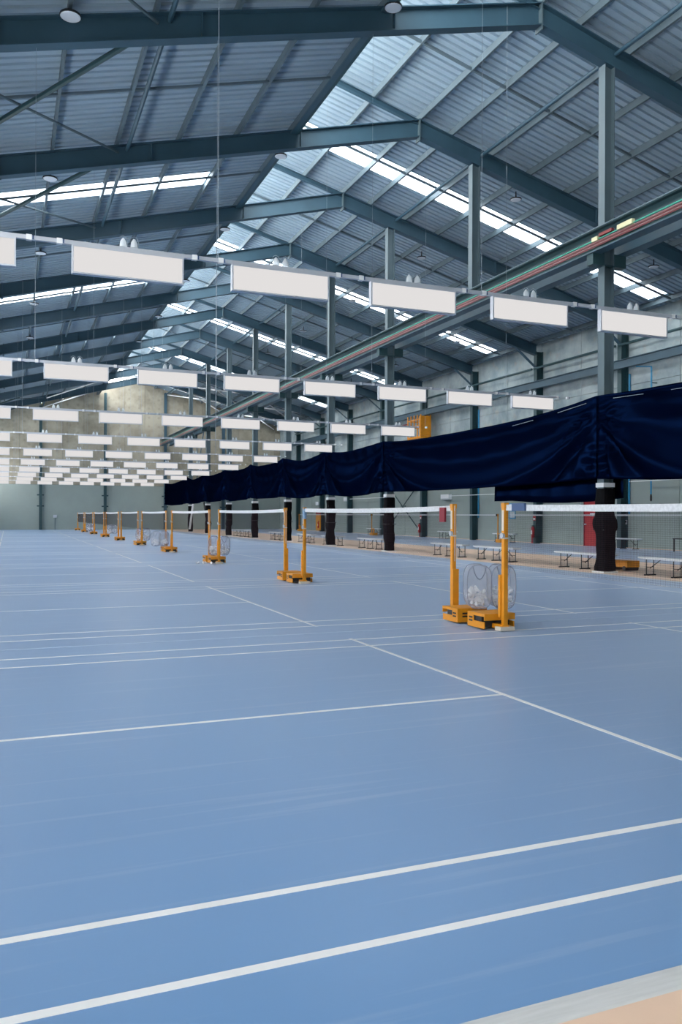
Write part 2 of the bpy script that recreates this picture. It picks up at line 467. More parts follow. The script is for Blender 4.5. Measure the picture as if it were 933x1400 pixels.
# ================================================================== roof (ceiling)
ceil = tag(empty('ceiling'), kind='structure')
W6 = S / 6
def sheet_mesh(name, x0, x1, zf, m):
    b = MB()
    prof = []
    n = 4; p = W6 / n
    for i in range(n):
        y = i * p
        prof += [(y, 0.0), (y + p * 0.60, 0.0), (y + p * 0.66, 0.055), (y + p * 0.94, 0.055)]
    prof.append((W6, 0.0)); prof.append((W6 + 0.02, 0.006))
    segs = 3
    for s in range(segs + 1):
        x = x0 + (x1 - x0) * s / segs
        for y, z in prof: b.v.append((x, y, zf(x) + 0.2 + z))
    k = len(prof)
    for s in range(segs):
        for i in range(k - 1):
            b.f.append((s * k + i, s * k + i + 1, (s + 1) * k + i + 1, (s + 1) * k + i))
    return b.mesh(name, m)
me_l = sheet_mesh('roof_sheet', XL - 0.4, 7.78, ztopl, M['sheet'])
me_r = sheet_mesh('roof_sheet', 8.45, XW + 0.3, ztop, M['sheet'])
me_ls = sheet_mesh('skylight_sheet', XL - 0.4, 5.95, ztopl, M['skylight'])
me_ls2 = sheet_mesh('roof_sheet', 5.95, 7.78, ztopl, M['sheet'])
me_rs = sheet_mesh('skylight_sheet', 8.45, XW - 0.7, ztop, M['skylight'])
me_rs2 = sheet_mesh('roof_sheet', XW - 0.7, XW + 0.3, ztop, M['sheet'])
for bay in range(-4, 10):
    for k in range(6):
        if bay == -4 and k < 3: continue
        y = F0 + bay * S + k * W6
        if k == 3 and bay in (1, 3, 5, 7, 9):
            inst('skylight_sheet', me_ls, ceil, (0, y, 0)); inst('roof_sheet', me_ls2, ceil, (0, y, 0))
            inst('skylight_sheet', me_rs, ceil, (0, y, 0)); inst('roof_sheet', me_rs2, ceil, (0, y, 0))
        else:
            inst('roof_sheet', me_l, ceil, (0, y, 0)); inst('roof_sheet', me_r, ceil, (0, y, 0))
YR0, YR1 = YN, YE + 0.1
CP = [(-0.035, 0), (0.035, 0), (0.035, 0.018), (-0.022, 0.018), (-0.022, 0.182), (0.035, 0.182), (0.035, 0.2), (-0.035, 0.2)]
PL = [7.66, 6.02, 4.36, 2.69, 1.05, -0.6, -2.2]
PR = [8.62, 10.28, 11.84, 12.95, 14.44, 15.9, 17.4, 18.9, 20.4, 21.95, 23.5, 25.0]
for x in PL:
    MB().prism(CP, (x, YR0, ztopl(x) + 0.0), (x, YR1, ztopl(x) + 0.0)).build('purlin', M['purlin'], ceil)
for x in PR:
    MB().prism(CP, (x, YR0, ztop(x) + 0.0), (x, YR1, ztop(x) + 0.0)).build('purlin', M['purlin'], ceil)
# dark eave flashing along the upper edge of the left slope
MB().box(7.74, 7.84, YR0, YR1, ztopl(7.7) - 0.08, ztopl(7.7) + 0.30).build('edge_flashing', M['steel_dark'], ceil)
MB().box(7.60, 7.74, YR0, YR1, ztopl(7.7) - 0.10, ztopl(7.7) - 0.05).build('edge_flashing', M['steel'], ceil)
for bay in range(-1, 10):
    y = F0 + (bay + 0.5) * S
    for xs, zf in ((PL, ztopl), (PR, ztop)):
        x0, x1 = xs[0], xs[-1]
        MB().prism([(-0.03, 0), (0.03, 0), (0.03, 0.07), (-0.03, 0.05)], (x0, y, zf(x0) + 0.0), (x1, y, zf(x1) + 0.0)).build('bridging_bar', M['purlin'], ceil)
for bay in range(-1, 10):
    ya = F0 + bay * S + 0.05; yb = ya + S - 0.1
    MB().tube((2.95, ya, ztopl(2.95) - 0.14), (2.95, yb, ztopl(2.95) - 0.14), 0.055).build('strut_pipe', M['steel'], ceil)
    MB().tube((14.05, ya, ztop(14.05) - 0.14), (14.05, yb, ztop(14.05) - 0.14), 0.055).build('strut_pipe', M['steel'], ceil)
    if bay in (-1, 0, 1, 8, 9):
        MB().tube((2.6, ya, ztopl(2.6) - 0.26), (-2.2, yb, ztopl(-2.2) - 0.26), 0.06).build('brace_pipe', M['steel_dark'], ceil)
        MB().tube((2.72, yb, ztopl(2.72) - 0.18), (-2.2, ya, ztopl(-2.2) - 0.18), 0.032).build('brace_pipe', M['steel_grey'], ceil)
    if bay in (8, 9):
        for xa, xb in ((14.1, 19.5), (8.0, 13.5) if False else (19.5, 24.8)):
            MB().tube((xa, ya, ztop(xa) - 0.26), (xb, yb, ztop(xb) - 0.26), 0.05).build('brace_pipe', M['white'], ceil)
            MB().tube((xb, ya, ztop(xb) - 0.2), (xa, yb, ztop(xa) - 0.2), 0.05).build('brace_pipe', M['white'], ceil)
        MB().tube((8.3, ya, ztopl(8.3) - 0.26), (3.0, yb, ztopl(3.0) - 0.26), 0.05).build('brace_pipe', M['white'], ceil)

# ================================================================== portal frames
def rafter_mesh(x0, x1, zf, y0=0.0):
    """I rafter following the slope between x0 and x1, top at zf"""
    b = MB()
    fw, h, ft, wt = 0.26, ZT - ZB, 0.026, 0.016
    def slab(ya, yb, za, zb):
        n = len(b.v)
        for x in (x0, x1):
            for y, dz in ((ya, za), (yb, za), (yb, zb), (ya, zb)):
                b.v.append((x, y, zf(x) + dz))
        for i in range(4):
            j = (i + 1) % 4
            b.f.append((n + i, n + j, n + 4 + j, n + 4 + i))
        b.f.append((n, n + 1, n + 2, n + 3)); b.f.append((n + 7, n + 6, n + 5, n + 4))
    slab(-fw / 2, fw / 2, -ft, 0); slab(-fw / 2, fw / 2, -h, -h + ft); slab(-wt / 2, wt / 2, -h + ft, -ft)
    return b
me_rafl = rafter_mesh(XL, XA - 0.02, ztopl).mesh('rafter', M['steel'])
me_rafr = rafter_mesh(XA + 0.02, XW - 0.35, ztop).mesh('rafter', M['steel'])
ext = MB().prism(ibeam(0.14, 0.15, 0.012, 0.01), (XA, 0, ztop(XA) - 0.075), (8.7, 0, ztop(8.7) - 0.075)).mesh('extension_beam', M['steel'])
ap = MB().box(XA - 0.02, XA, -0.13, 0.13, ZB - 0.12, ZT + 0.02).box(XA, XA + 0.02, -0.13, 0.13, ZB - 0.12, ZT + 0.02)
me_ap = ap.mesh('apex_plate', M['steel_grey'])
me_st = MB().box(-0.008, 0.008, -0.125, -0.012, -0.5, -0.03).mesh('web_stiffener', M['steel'])
sp = MB().box(-0.26, -0.22, -0.14, 0.14, ztopl(-0.24) - 0.62, ztopl(-0.24) + 0.02)
for zz in (0.50, 0.60):
    for yy in (-0.1, -0.06): sp.box(-0.30, -0.18, yy - 0.012, yy + 0.012, ztopl(-0.24) - zz - 0.012, ztopl(-0.24) - zz + 0.012)
me_sp = sp.mesh('splice_plate', M['steel'])
# wall column, 0.4 deep
wc = MB().prism(ibeam(0.26, 0.40, 0.02, 0.014), (XW - 0.21, 0, 0.0), (XW - 0.21, 0, ztop(XW - 0.2) - 0.3), up=(1, 0, 0))
me_wc = wc.mesh('wall_column', M['steel_dark'])
me_hc = MB().prism([(-0.1, 0), (0.1, 0), (0.1, 0.02), (-0.1, 0.02)], (XW - 0.35, 0, ztop(XW) - 1.1), (XW - 1.6, 0, ztop(XW - 1.6) - 0.56)).mesh('haunch', M['steel'])
FLAB = ['nearest, across the very top of the picture'] + ORD[1:10]
for i, y in enumerate(FR):
    f = empty('portal_frame', (0, y, 0))
    tag(f, 'teal steel roof frame with sloping rafters, ' + (ORD[i] + ' of the row' if i else 'nearest, at the top of the view'), 'roof frame', 'steel roof frames across the hall')
    for nm, me in (('rafter', me_rafl), ('rafter', me_rafr), ('extension_beam', ext), ('apex_plate', me_ap), ('splice_plate', me_sp), ('wall_column', me_wc), ('haunch', me_hc)):
        inst(nm, me, f)
    for x in (3.6, 7.9, 18.6): inst('web_stiffener', me_st, f, (x, 0, ztopl(x) if x < XA else ztop(x)))

# ================================================================== row of columns under the right rafters
zc = ztop(XC) - (ZT - ZB)
me_sh = MB().prism(ibeam(0.24, 0.30, 0.018, 0.012), (0, 0, 0.02), (0, 0, zc), up=(1, 0, 0)).mesh('shaft', M['steel_grey'])
me_stub = MB().prism(ibeam(0.24, 0.30, 0.018, 0.012), (0, 0, 8.45), (0, 0, zc), up=(1, 0, 0)).mesh('shaft', M['steel_grey'])
me_bp = MB().box(-0.22, 0.22, -0.22, 0.22, 0.0, 0.04).mesh('base_plate', M['white'])
me_cor = MB().box(-0.50, -0.15, -0.12, 0.12, 7.62, 7.92).box(0.15, 0.52, -0.12, 0.12, 7.62, 7.92).box(-0.16, 0.16, -0.13, 0.13, 7.6, 7.64).mesh('corbel', M['steel_dark'])
def pad_mesh(seed, r0):
    rnd = random.Random(seed)
    b = MB(); seg = 16; rings = 22
    off = [(0, 0)] * rings; r_ = []
    a = rnd.uniform(0, 6); 
    for k in range(rings):
        z = 0.05 + 2.05 * k / (rings - 1)
        cx = 0.018 * math.sin(z * 3.1 + a); cy = 0.018 * math.cos(z * 2.3 + a)
        rr = r0 * (1 + 0.07 * math.sin(z * 5.2 + a * 2) + 0.05 * math.sin(z * 11 + a) + (0.12 if abs(z - (1.0 + 0.3 * math.sin(a))) < 0.12 else 0))
        if k == 0 or k == rings - 1: rr *= 0.96
        for i in range(seg):
            t = 2 * math.pi * i / seg
            q = (abs(math.cos(t)) ** 4 + abs(math.sin(t)) ** 4) ** -0.25
            w_ = rr * q * (1 + 0.03 * math.sin(3 * t + z * 4 + a))
            b.v.append((cx + w_ * math.cos(t), cy + w_ * math.sin(t), z))
    for k in range(rings - 1):
        for i in range(seg):
            j = (i + 1) % seg
            b.f.append((k * seg + i, k * seg + j, (k + 1) * seg + j, (k + 1) * seg + i))
    b.f.append(tuple(reversed(range(seg)))); b.f.append(tuple((rings - 1) * seg + i for i in range(seg)))
    return b.mesh('padding', M['padding'])
me_band = MB().box(-0.175, 0.175, -0.145, 0.145, 2.13, 2.24).mesh('label_band', M['white'])
me_strap = MB().box(-0.215, 0.215, -0.205, 0.205, 1.06, 1.085).mesh('strap', M['black'])
for i, y in enumerate(FR[:9]):
    stub = (i == 1)
    c = empty('steel_column', (XC, y, 8.45 if stub else 0))
    if stub:
        tag(c, 'short grey steel column standing on the long girder, without a foot on the floor', 'column', 'steel columns between the two court halls')
        o = inst('shaft', me_stub, c, (0, 0, -8.45))
        continue
    k = i if i == 0 else i - 1
    tag(c, 'grey steel column wrapped in black padding under the navy curtain, ' + (ORD[k] if i < 8 else 'farthest') + (' beside the courts'), 'column', 'steel columns between the two court halls')
    inst('shaft', me_sh, c); inst('base_plate', me_bp, c); inst('corbel', me_cor, c); inst('label_band', me_band, c)
    inst('padding', pad_mesh(i * 3 + 1, 0.205 if i == 0 else 0.19), c); inst('strap', me_strap, c)
# crossing braces between the last columns
for nm, a, b, m, lab in (('diagonal_brace', (XC - 0.1, 66.4, 0.1), (XC - 0.1, 60.4, 9.0), 'white', 'white lower half of a diagonal steel brace leaning between the far columns'),
                    ('diagonal_brace', (XC + 0.12, 60.5, 0.1), (XC + 0.12, 66.2, 9.0), 'black', 'black diagonal steel brace leaning between the far columns')):
    a = Vector(a); b = Vector(b)
    br = empty(nm, a); tag(br, lab, 'brace')
    d = b - a
    MB().tube((0, 0, 0), tuple(d), 0.045).build('bar', M['steel_grey'], br)
    MB().tube(tuple(d * 0.02), tuple(d * 0.25), 0.085).build('wrap', M[m], br)

# ================================================================== long girders
def girder(name, x, y0, y1, zt, h, fw, label, m='steel'):
    g = empty(name, (x, y0, zt - h)); tag(g, label, 'girder')
    L_ = y1 - y0
    prof = ibeam(fw, h, 0.025, 0.014)
    MB().prism(prof, (0, 0, h / 2), (0, L_, h / 2)).build('beam', M[m], g)
    return g
g1 = girder('crane_girder', 13.43, FR[0] - 2.2 * S, 78.0, 8.435, 0.515, 0.26, 'long steel girder carrying red and green conduits on the court side of the columns', 'steel_dark')  # dark beam, lighter cap: the top flange's shade is put into the colours
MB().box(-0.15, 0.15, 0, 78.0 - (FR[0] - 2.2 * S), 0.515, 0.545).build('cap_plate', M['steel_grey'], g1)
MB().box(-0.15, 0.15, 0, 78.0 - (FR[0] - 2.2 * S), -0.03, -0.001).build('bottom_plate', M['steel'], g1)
L1 = 78.0 - (FR[0] - 2.2 * S)
for j, (dz, r, m) in enumerate(((0.22, 0.014, 'cable_green'), (0.165, 0.012, 'cable_pink'), (0.13, 0.012, 'cable_red'), (0.095, 0.012, 'cable_pink'), (0.06, 0.012, 'cable_red'))):
    MB().tube((-0.14, 0, dz + 0.02), (-0.14, L1, dz + 0.02), r, 6).build('conduit', M[m], g1)
bx = MB()
bx.box(-0.18, -0.1, 12.9, 13.35, 0.27, 0.34).build('junction_box', M['cable_red'], g1)
MB().box(-0.19, -0.1, 12.2, 12.7, 0.22, 0.33).build('junction_box', M['cream'], g1)
MB().box(-0.19, -0.1, 13.4, 13.6, 0.20, 0.30).build('junction_box', M['cream'], g1)
g2 = girder('crane_girder', 14.22, FR[0] - 2.2 * S, 78.0, 8.46, 0.54, 0.30, 'dark steel girder on the far side of the column row, behind the conduit girder', 'steel')
for j, (dx, m) in enumerate(((0.30, 'cable_red'), (0.34, 'cable_red'), (0.38, 'cable_pink'), (0.42, 'cable_red'))):
    MB().tube((dx, 0, 0.16), (dx, 15.0, 0.16), 0.016, 6).build('conduit', M[m], g2)
g3 = girder('crane_girder', 24.80, FR[0] - 2.2 * S, 78.5, 8.24, 0.38, 0.20, 'blue steel girder running along the right concrete wall', 'steel')
g4 = empty('eave_strut', (24.95, FR[0], 8.95)); tag(g4, 'slim steel pipe running high along the right wall under the eave', 'pipe')
for i in range(9):
    MB().tube((0, i * S + 0.1, 0), (0, (i + 1) * S - 0.1, 0), 0.06).build('pipe', M['steel_dark'], g4)

# ================================================================== navy curtain
def curtain_span(y0, y1, sag, zt0, zt1, zb0, zb1, seed, first=False):
    rnd = random.Random(seed)
    nu, nv = 72, 30
    b = MB()
    ph = rnd.uniform(0, 6); bs = rnd.uniform(0.08, 0.16)
    L_ = y1 - y0
    for i in range(nu + 1):
        s = i / nu
        k4 = 4 * s * (1 - s)
        zt = zt0 * (1 - s) + zt1 * s - sag * k4 * (0.85 + 0.15 * math.sin(6 * s + ph))
        zb = zb0 * (1 - s) + zb1 * s - bs * k4
        for j in range(nv + 1):
            t = j / nv
            z = zt + (zb - zt) * t
            w_ = t / (0.12 + k4) ** 0.75
            edge = math.exp(-((s / 0.11) ** 2)) + math.exp(-(((1 - s) / 0.11) ** 2))
            d = 0.10 * math.sin(5.2 * w_ * 1.3 + ph) * (0.35 + k4) * min(1, 3 * t)
            d += 0.05 * math.sin(11 * w_ + 2 * ph) * min(1, 2.5 * t) * (0.3 + 0.7 * edge)
            ang = min(s, 1 - s) * L_ / (0.10 + 0.9 * t)
            d += 0.07 * math.sin(9 * ang + ph) * edge * min(1, 3 * t)
            d += 0.012 * math.sin(40 * s + 5 * t + ph)
            d *= min(1.0, s / 0.03, (1 - s) / 0.03)
            b.v.append((-d - 0.10 * t * k4, s * L_, z))
    for i in range(nu):
        for j in range(nv):
            a = i * (nv + 1) + j
            b.f.append((a, a + 1, a + nv + 2, a + nv + 1))
    o = b.build('curtain_panel', M['curtain'], None, True)
    sd = o.modifiers.new('thick', 'SOLIDIFY'); sd.thickness = 0.015
    return o
cur = empty('navy_curtain', (13.55, FR[0] - S, 0))
tag(cur, 'long navy blue divider curtain tied up in swags along the column row', 'curtain')
cy = [F0 - 1.6 * S, F0, F0 + 2 * S, F0 + 3 * S, F0 + 4 * S, F0 + 5 * S, F0 + 6 * S, F0 + 7 * S, F0 + 8 * S, 76.6]
sags = [0.12, 0.32, 0.17, 0.26, 0.28, 0.27, 0.26, 0.30, 0.34]
zts = [4.40, 4.40, 4.30, 4.34, 4.44, 4.46, 4.45, 4.45, 4.47, 4.42]
zbs = [2.25, 2.34, 2.34, 2.38, 2.40, 2.44, 2.44, 2.42, 2.35, 2.35]
for i in range(9):
    o = curtain_span(cy[i], cy[i + 1], sags[i], zts[i], zts[i + 1], zbs[i], zbs[i + 1], i + 3)
    o.parent = cur; o.location = (0, cy[i] - cur.location.y, 0)
m = MB(); nu = 40
for i in range(nu + 1):
    y = 16.05 + (21.75 - 16.05) * i / nu
    for j in range(6):
        z = 2.75 - (2.75 - (1.86 - 0.09 * math.sin(math.pi * min(1, i / nu * 1.2)))) * j / 5
        m.v.append((14.06 - 13.55 + 0.03 * math.sin(i * 0.9) * (0.4 + j / 6), y - cur.location.y, z))
for i in range(nu):
    for j in range(5):
        a = i * 6 + j; m.f.append((a, a + 1, a + 7, a + 6))
o = m.build('loose_fold', M['curtain'], cur, True)
sd = o.modifiers.new('thick', 'SOLIDIFY'); sd.thickness = 0.015
for (ya, yb) in ((13.0, 13.9), (14.75, 15.75), (16.75, 17.9), (19.0, 20.0)):
    s0, s1 = [(cy[0 if q < F0 else 1], q) for q in (ya, yb)]
    def ct(q):
        i = 0 if q < F0 else 1
        s = (q - cy[i]) / (cy[i + 1] - cy[i]); return zts[i] * (1 - s) + zts[i + 1] * s - sags[i] * 4 * s * (1 - s) * 0.95
    yo = cur.location.y
    MB().prism([(-0.005, -0.005), (0.005, -0.005), (0.005, 0.005), (-0.005, 0.005)], (-0.07, ya - yo, ct(ya) - 0.12), (-0.07, yb - yo, ct(yb) - 0.12)).build('tie_rope', M['wire'], cur)

# ================================================================== hanging panel lights
me_frame = MB()
fr, th = 0.016, 0.035
me_frame.box(0, 1.18, -th, th, 0.284, 0.30).box(0, 1.18, -th, th, 0.0, 0.016).box(0, 0.016, -th, th, 0.016, 0.284).box(1.164, 1.18, -th, th, 0.016, 0.284)
me_frame = me_frame.mesh('frame', M['alu'])
me_diff = MB().box(0.016, 1.164, -th + 0.006, th - 0.006, 0.016, 0.284).mesh('diffuser', M['panel_light'])
hk = MB()
for dx in (0.0, 0.115):
    hk.tube((0.53 + dx, 0, 0.345), (0.53 + dx, 0, 0.405), 0.042, 10, 0.034)
    hk.tube((0.53 + dx, 0, 0.405), (0.53 + dx, 0, 0.445), 0.034, 10, 0.010)
me_hook = hk.mesh('hanger_cap', M['clear_hook'])
lp = MB()
for dx in (0.0, 0.115):
    pts = [(0.53 + dx + 0.05 * math.cos(t), 0, 0.40 + 0.07 * math.sin(t)) for t in [math.pi * q / 6 for q in range(-1, 6)]]
    lp.path(pts, 0.004, 5)
me_loop = lp.mesh('wire_loop', M['wire'])
me_clamp = MB().box(-0.028, 0.028, -0.028, 0.028, -0.004, 0.052).mesh('clamp', M['white'])
me_pin = MB().box(0.034, 0.046, -0.03, 0.03, 0.004, 0.044).mesh('pin', M['navy_tag'])
ROWY = [9.10 + P * k for k in range(10)]
PX = [-1.11 + 1.73 * k for k in range(8)]
LN = ['leftmost', 'second from left', 'third from left', 'fourth from left', 'fifth from left', 'sixth from left', 'seventh from left', 'eighth from left']
RN = ['nearest', 'second nearest', 'third nearest', 'fourth nearest', 'fifth nearest', 'sixth nearest', 'seventh nearest', 'eighth nearest', 'ninth nearest', 'farthest']
for r, y in enumerate(ROWY):
    zp = 3.955
    rail = empty('light_rail', (-1.6, y, zp + 0.30))
    tag(rail, 'long thin grey rail on wires carrying panel lights, %s of the hanging rows' % RN[r], 'rail', 'hanging rails of the panel lights')
    MB().box(0, 13.95, -0.022, 0.022, 0.002, 0.045).build('bar', M['alu'], rail)
    for k in range(9):
        gx = 0.345 - 1.73 + 1.73 * k + 1.6
        for dx in (-0.15, 0.15):
            c = inst('clamp', me_clamp, rail, (gx + dx, 0, 0))
            if r < 3: inst('pin', me_pin, c)
    for k in range(9):
        gx = 0.345 - 1.73 + 1.73 * k
        if (k + r) % 2: continue
        zt = (ztopl(gx) if gx < 7.7 else ztop(gx)) + 0.15
        if min(abs(y - q) for q in FR) < 0.2: zt -= ZT - ZB + 0.16
        MB().tube((gx + 1.6 + 0.12, 0, 0.04), (gx + 1.6 + 0.12, 0, zt - zp - 0.3), 0.0032 + 0.0003 * r, 5).build('suspension_wire', M['wire'], rail)
    for k, x in enumerate(PX):
        t = empty('panel_light', (x, y, zp))
        tag(t, 'lit white panel light, %s in the %s hanging row' % (LN[k], RN[r]), 'light', 'lit panel lights hanging over the courts')
        inst('frame', me_frame, t); inst('diffuser', me_diff, t)
        if r < 7: inst('hanger_cap', me_hook, t); inst('wire_loop', me_loop, t)

# ================================================================== round lamps under the roof
me_ref = MB().lathe([(-0.02, 0.195), (0.0, 0.20), (0.02, 0.195), (0.035, 0.03), (0.16, 0.02)], 20).mesh('reflector', M['black'])
me_lens = MB().lathe([(-0.034, 0.165), (-0.021, 0.185)], 20).mesh('lens', M['lens'])
me_stem = MB().tube((0, 0, 0.16), (0, 0, 0.36), 0.02).mesh('stem', M['black'])
DXS = [(1.06, 'over the left side'), (7.77, 'beside the clerestory edge'), (16.35, 'right of the padded columns'), (22.5, 'near the right wall')]
DYS = [16.15, 24.1, 31.1, 38.7, 46.2, 53.4, 61.2, 68.7]
for dx, wn in DXS:
    for i, dy in enumerate(DYS):
        if dx > 15 and dy < 20: continue
        z = (ztopl(dx) if dx < 7.8 else ztop(dx)) - (0.10 if dx < 15 else 0.02)
        t = empty('round_lamp', (dx, dy, z - 0.05))
        if dy < 20: t.location.z = z - 0.02
        q = i if dx < 15 else i - 1
        tag(t, 'round roof lamp with black rim %s, %s in its line' % (wn, NTH[q]), 'lamp', 'round lamps under the roof')
        inst('reflector', me_ref, t); inst('lens', me_lens, t); inst('stem', me_stem, t)

# ================================================================== net stands
def stand_parts(root, sgn):
    """pole at the origin, weight box towards sgn*Y"""
    s = sgn
    def B(x0, x1, y0, y1, z0, z1, b=None):
        b = b or MB(); ya, yb = sorted((s * y0, s * y1)); b.box(x0, x1, ya, yb, z0, z1); return b
    pole = B(-0.028, 0.028, -0.028, 0.028, 0.05, 1.55)
    B(-0.034, 0.034, -0.034, 0.034, 1.50, 1.56, pole)
    pole.build('pole', M['yellow'], root)
    B(-0.045, 0.045, 0.028, 0.075, 0.16, 0.68).build('sleeve', M['yellow'], root)
    hw = MB(); hw.tube((-0.05, s * 0.0, 1.16), (-0.02, s * 0.0, 1.16), 0.035, 10)
    hw.build('tension_knob', M['alu'], root)
    B(-0.031, 0.031, -0.031, 0.031, 1.12, 1.14).build('pole_band', M['pale_tape'], root)
    B(-0.032, -0.026, -0.02, 0.02, 1.22, 1.47).build('label_strip', M['pale_tape'], root)
    B(-0.10, 0.10, -0.07, 0.06, 0.008, 0.055).build('foot_pad', M['pale_tape'], root)
    bx = MB()
    # box with an open side: top, ends, low beam
    B(-0.22, 0.22, 0.10, 0.50, 0.185, 0.20, bx)
    B(-0.22, 0.22, 0.485, 0.50, 0.02, 0.185, bx)
    B(-0.22, 0.22, 0.10, 0.115, 0.12, 0.185, bx)
    for x0, x1 in ((-0.22, -0.205), (0.205, 0.22)):
        B(x0, x1, 0.10, 0.50, 0.165, 0.185, bx)
        B(x0, x1, 0.36, 0.485, 0.02, 0.165, bx)
        B(x0, x1, 0.115, 0.36, 0.02, 0.10, bx)
    B(-0.05, 0.05, -0.03, 0.45, 0.02, 0.075, bx)
    bx.build('weight_box', M['yellow'], root)
    B(-0.20, 0.20, 0.2, 0.48, 0.025, 0.16).build('ballast', M['black'], root)
    sl = MB()
    for z in (0.085, 0.125):
        ya, yb = sorted((s * 0.5, s * 0.503))
        for x0, x1 in ((-0.15, -0.03), (0.03, 0.15)): sl.box(x0, x1, ya, yb, z, z + 0.02)
        y0_, y1_ = sorted((s * 0.38, s * 0.46)); sl.box(-0.223, -0.22, y0_, y1_, z, z + 0.02)
    sl.build('slot', M['black'], root)
    wh = MB()
    for x in (-0.15, 0.15): wh.tube((x - 0.02, s * 0.44, 0.03), (x + 0.02, s * 0.44, 0.03), 0.024, 10)
    wh.build('wheel', M['black'], root)
proto_a = empty('net_stand'); stand_parts(proto_a, 1)
proto_b = empty('net_stand'); stand_parts(proto_b, -1)
ua = ub = False
for k in range(10):
    y = YD + k * P
    if not ua: t = proto_a; ua = True
    else: t = copy_tree(proto_a)
    t.location = (XN, y - 0.02, 0.006)
    lab = ['right-hand yellow net stand of the nearest pair, its net running off to the right'] + ['right-hand yellow net stand of the %s pair' % ORD[j] for j in range(1, 9)] + ['single yellow net stand at the far end of the row']
    tag(t, lab[k], 'net stand', 'yellow badminton net stands')
    if k < 9:
        if not ub: t = proto_b; ub = True
        else: t = copy_tree(proto_b)
        t.location = (XN, y + (P - 6.06) + 0.02, 0.006)
        tag(t, 'left-hand yellow net stand of the %s pair, beside a wheeled weight box' % ORD[k], 'net stand', 'yellow badminton net stands')

# nets
NL = 6.1
def sagz(s): return 1.545 - 0.022 * 4 * s * (1 - s)
def net_meshes():
    tp = MB(); n = 24
    for i in range(n):
        s0, s1 = i / n, (i + 1) / n
        za, zb = sagz(s0), sagz(s1); y0, y1 = s0 * NL, s1 * NL
        for x in (-0.004, 0.004):
            tp.quad((x, y0, za), (x, y1, zb), (x, y1, zb - 0.072), (x, y0, za - 0.072))
        tp.quad((-0.004, y0, za), (0.004, y0, za), (0.004, y1, zb), (-0.004, y1, zb))
    cd_ = MB(); r = 0.00075
    def cord(p0, p1):
        p0 = Vector(p0); p1 = Vector(p1); d = (p1 - p0).normalized()
        a = Vector((1, 0, 0)); u = d.cross(a)
        n_ = len(cd_.v)
        for p in (p0, p1):
            for q in (a * r, -a * r * 0.5 + u * r * 0.87, -a * r * 0.5 - u * r * 0.87): cd_.v.append(tuple(p + q))
        for i in range(3):
            j = (i + 1) % 3; cd_.f.append((n_ + i, n_ + j, n_ + 3 + j, n_ + 3 + i))
    N_ = 290
    for i in range(N_ + 1):
        s = i / N_; z = sagz(s); cord((0, s * NL, z - 0.07), (0, s * NL, z - 0.76))
    for j in range(1, 34):
        dz = 0.07 + 0.69 * j / 33
        for i in range(6):
            s0, s1 = i / 6, (i + 1) / 6
            cord((0, s0 * NL, sagz(s0) - dz), (0, s1 * NL, sagz(s1) - dz))
    sd_ = MB()
    for y in (0.0, NL): sd_.tube((0, y, 1.54), (0, y, 0.79), 0.004, 5)
    return tp, cd_, sd_
tp, cd_, sd_ = net_meshes()
me_tape = tp.mesh('top_tape', M['net_tape']); me_cord = cd_.mesh('net_mesh', M['net_cord']); me_side = sd_.mesh('side_cord', M['net_tape'])
for k in range(10):
    t = empty('badminton_net', (XN, YD + k * P - 6.06 - 0.01, 0))
    t.location.y = YD + k * P - 6.08
    nl = ['badminton net of the nearest court, running off the right edge'] + ['badminton net with white top tape, %s court along the row' % NTH[j] for j in range(1, 10)]
    tag(t, nl[k], 'net', 'badminton nets down the middle')
    inst('top_tape', me_tape, t)
    o = inst('net_mesh', me_cord, t); o['kind'] = 'stuff'
    inst('side_cord', me_side, t)
MB_tag = MB().box(-0.012, 0.012, -0.11, 0.11, -0.10, 0.10)
tg = MB().box(-0.015, 0.015, -0.07, 0.07, -0.14, 0.06).build('cloth_tag', M['maroon']); tg.location = (XN - 0.025, 9.97, 1.46)
tag(tg, 'small maroon cloth tag hanging from the net end beside the nearest left-hand stand', 'tag')
tg = MB().box(-0.012, 0.012, -0.13, 0.13, -0.045, 0.045).build('navy_label', M['navy_tag']); tg.location = (XN - 0.018, 8.16, 1.512)
tag(tg, 'short navy label on the white net tape right of the nearest stand', 'label')
tg = MB().lathe([(-0.11, 0.03), (-0.1, 0.045), (0.1, 0.045), (0.11, 0.03)], 12).build('blue_grip', mat('pale_blue_wrap', (0.25, 0.42, 0.62), 0.6, var=0.4, scale=30)); tg.location = (XN, YD + P - 0.02, 1.44)
tag(tg, 'pale blue and white wrap around the top of the second right-hand stand', 'wrap')

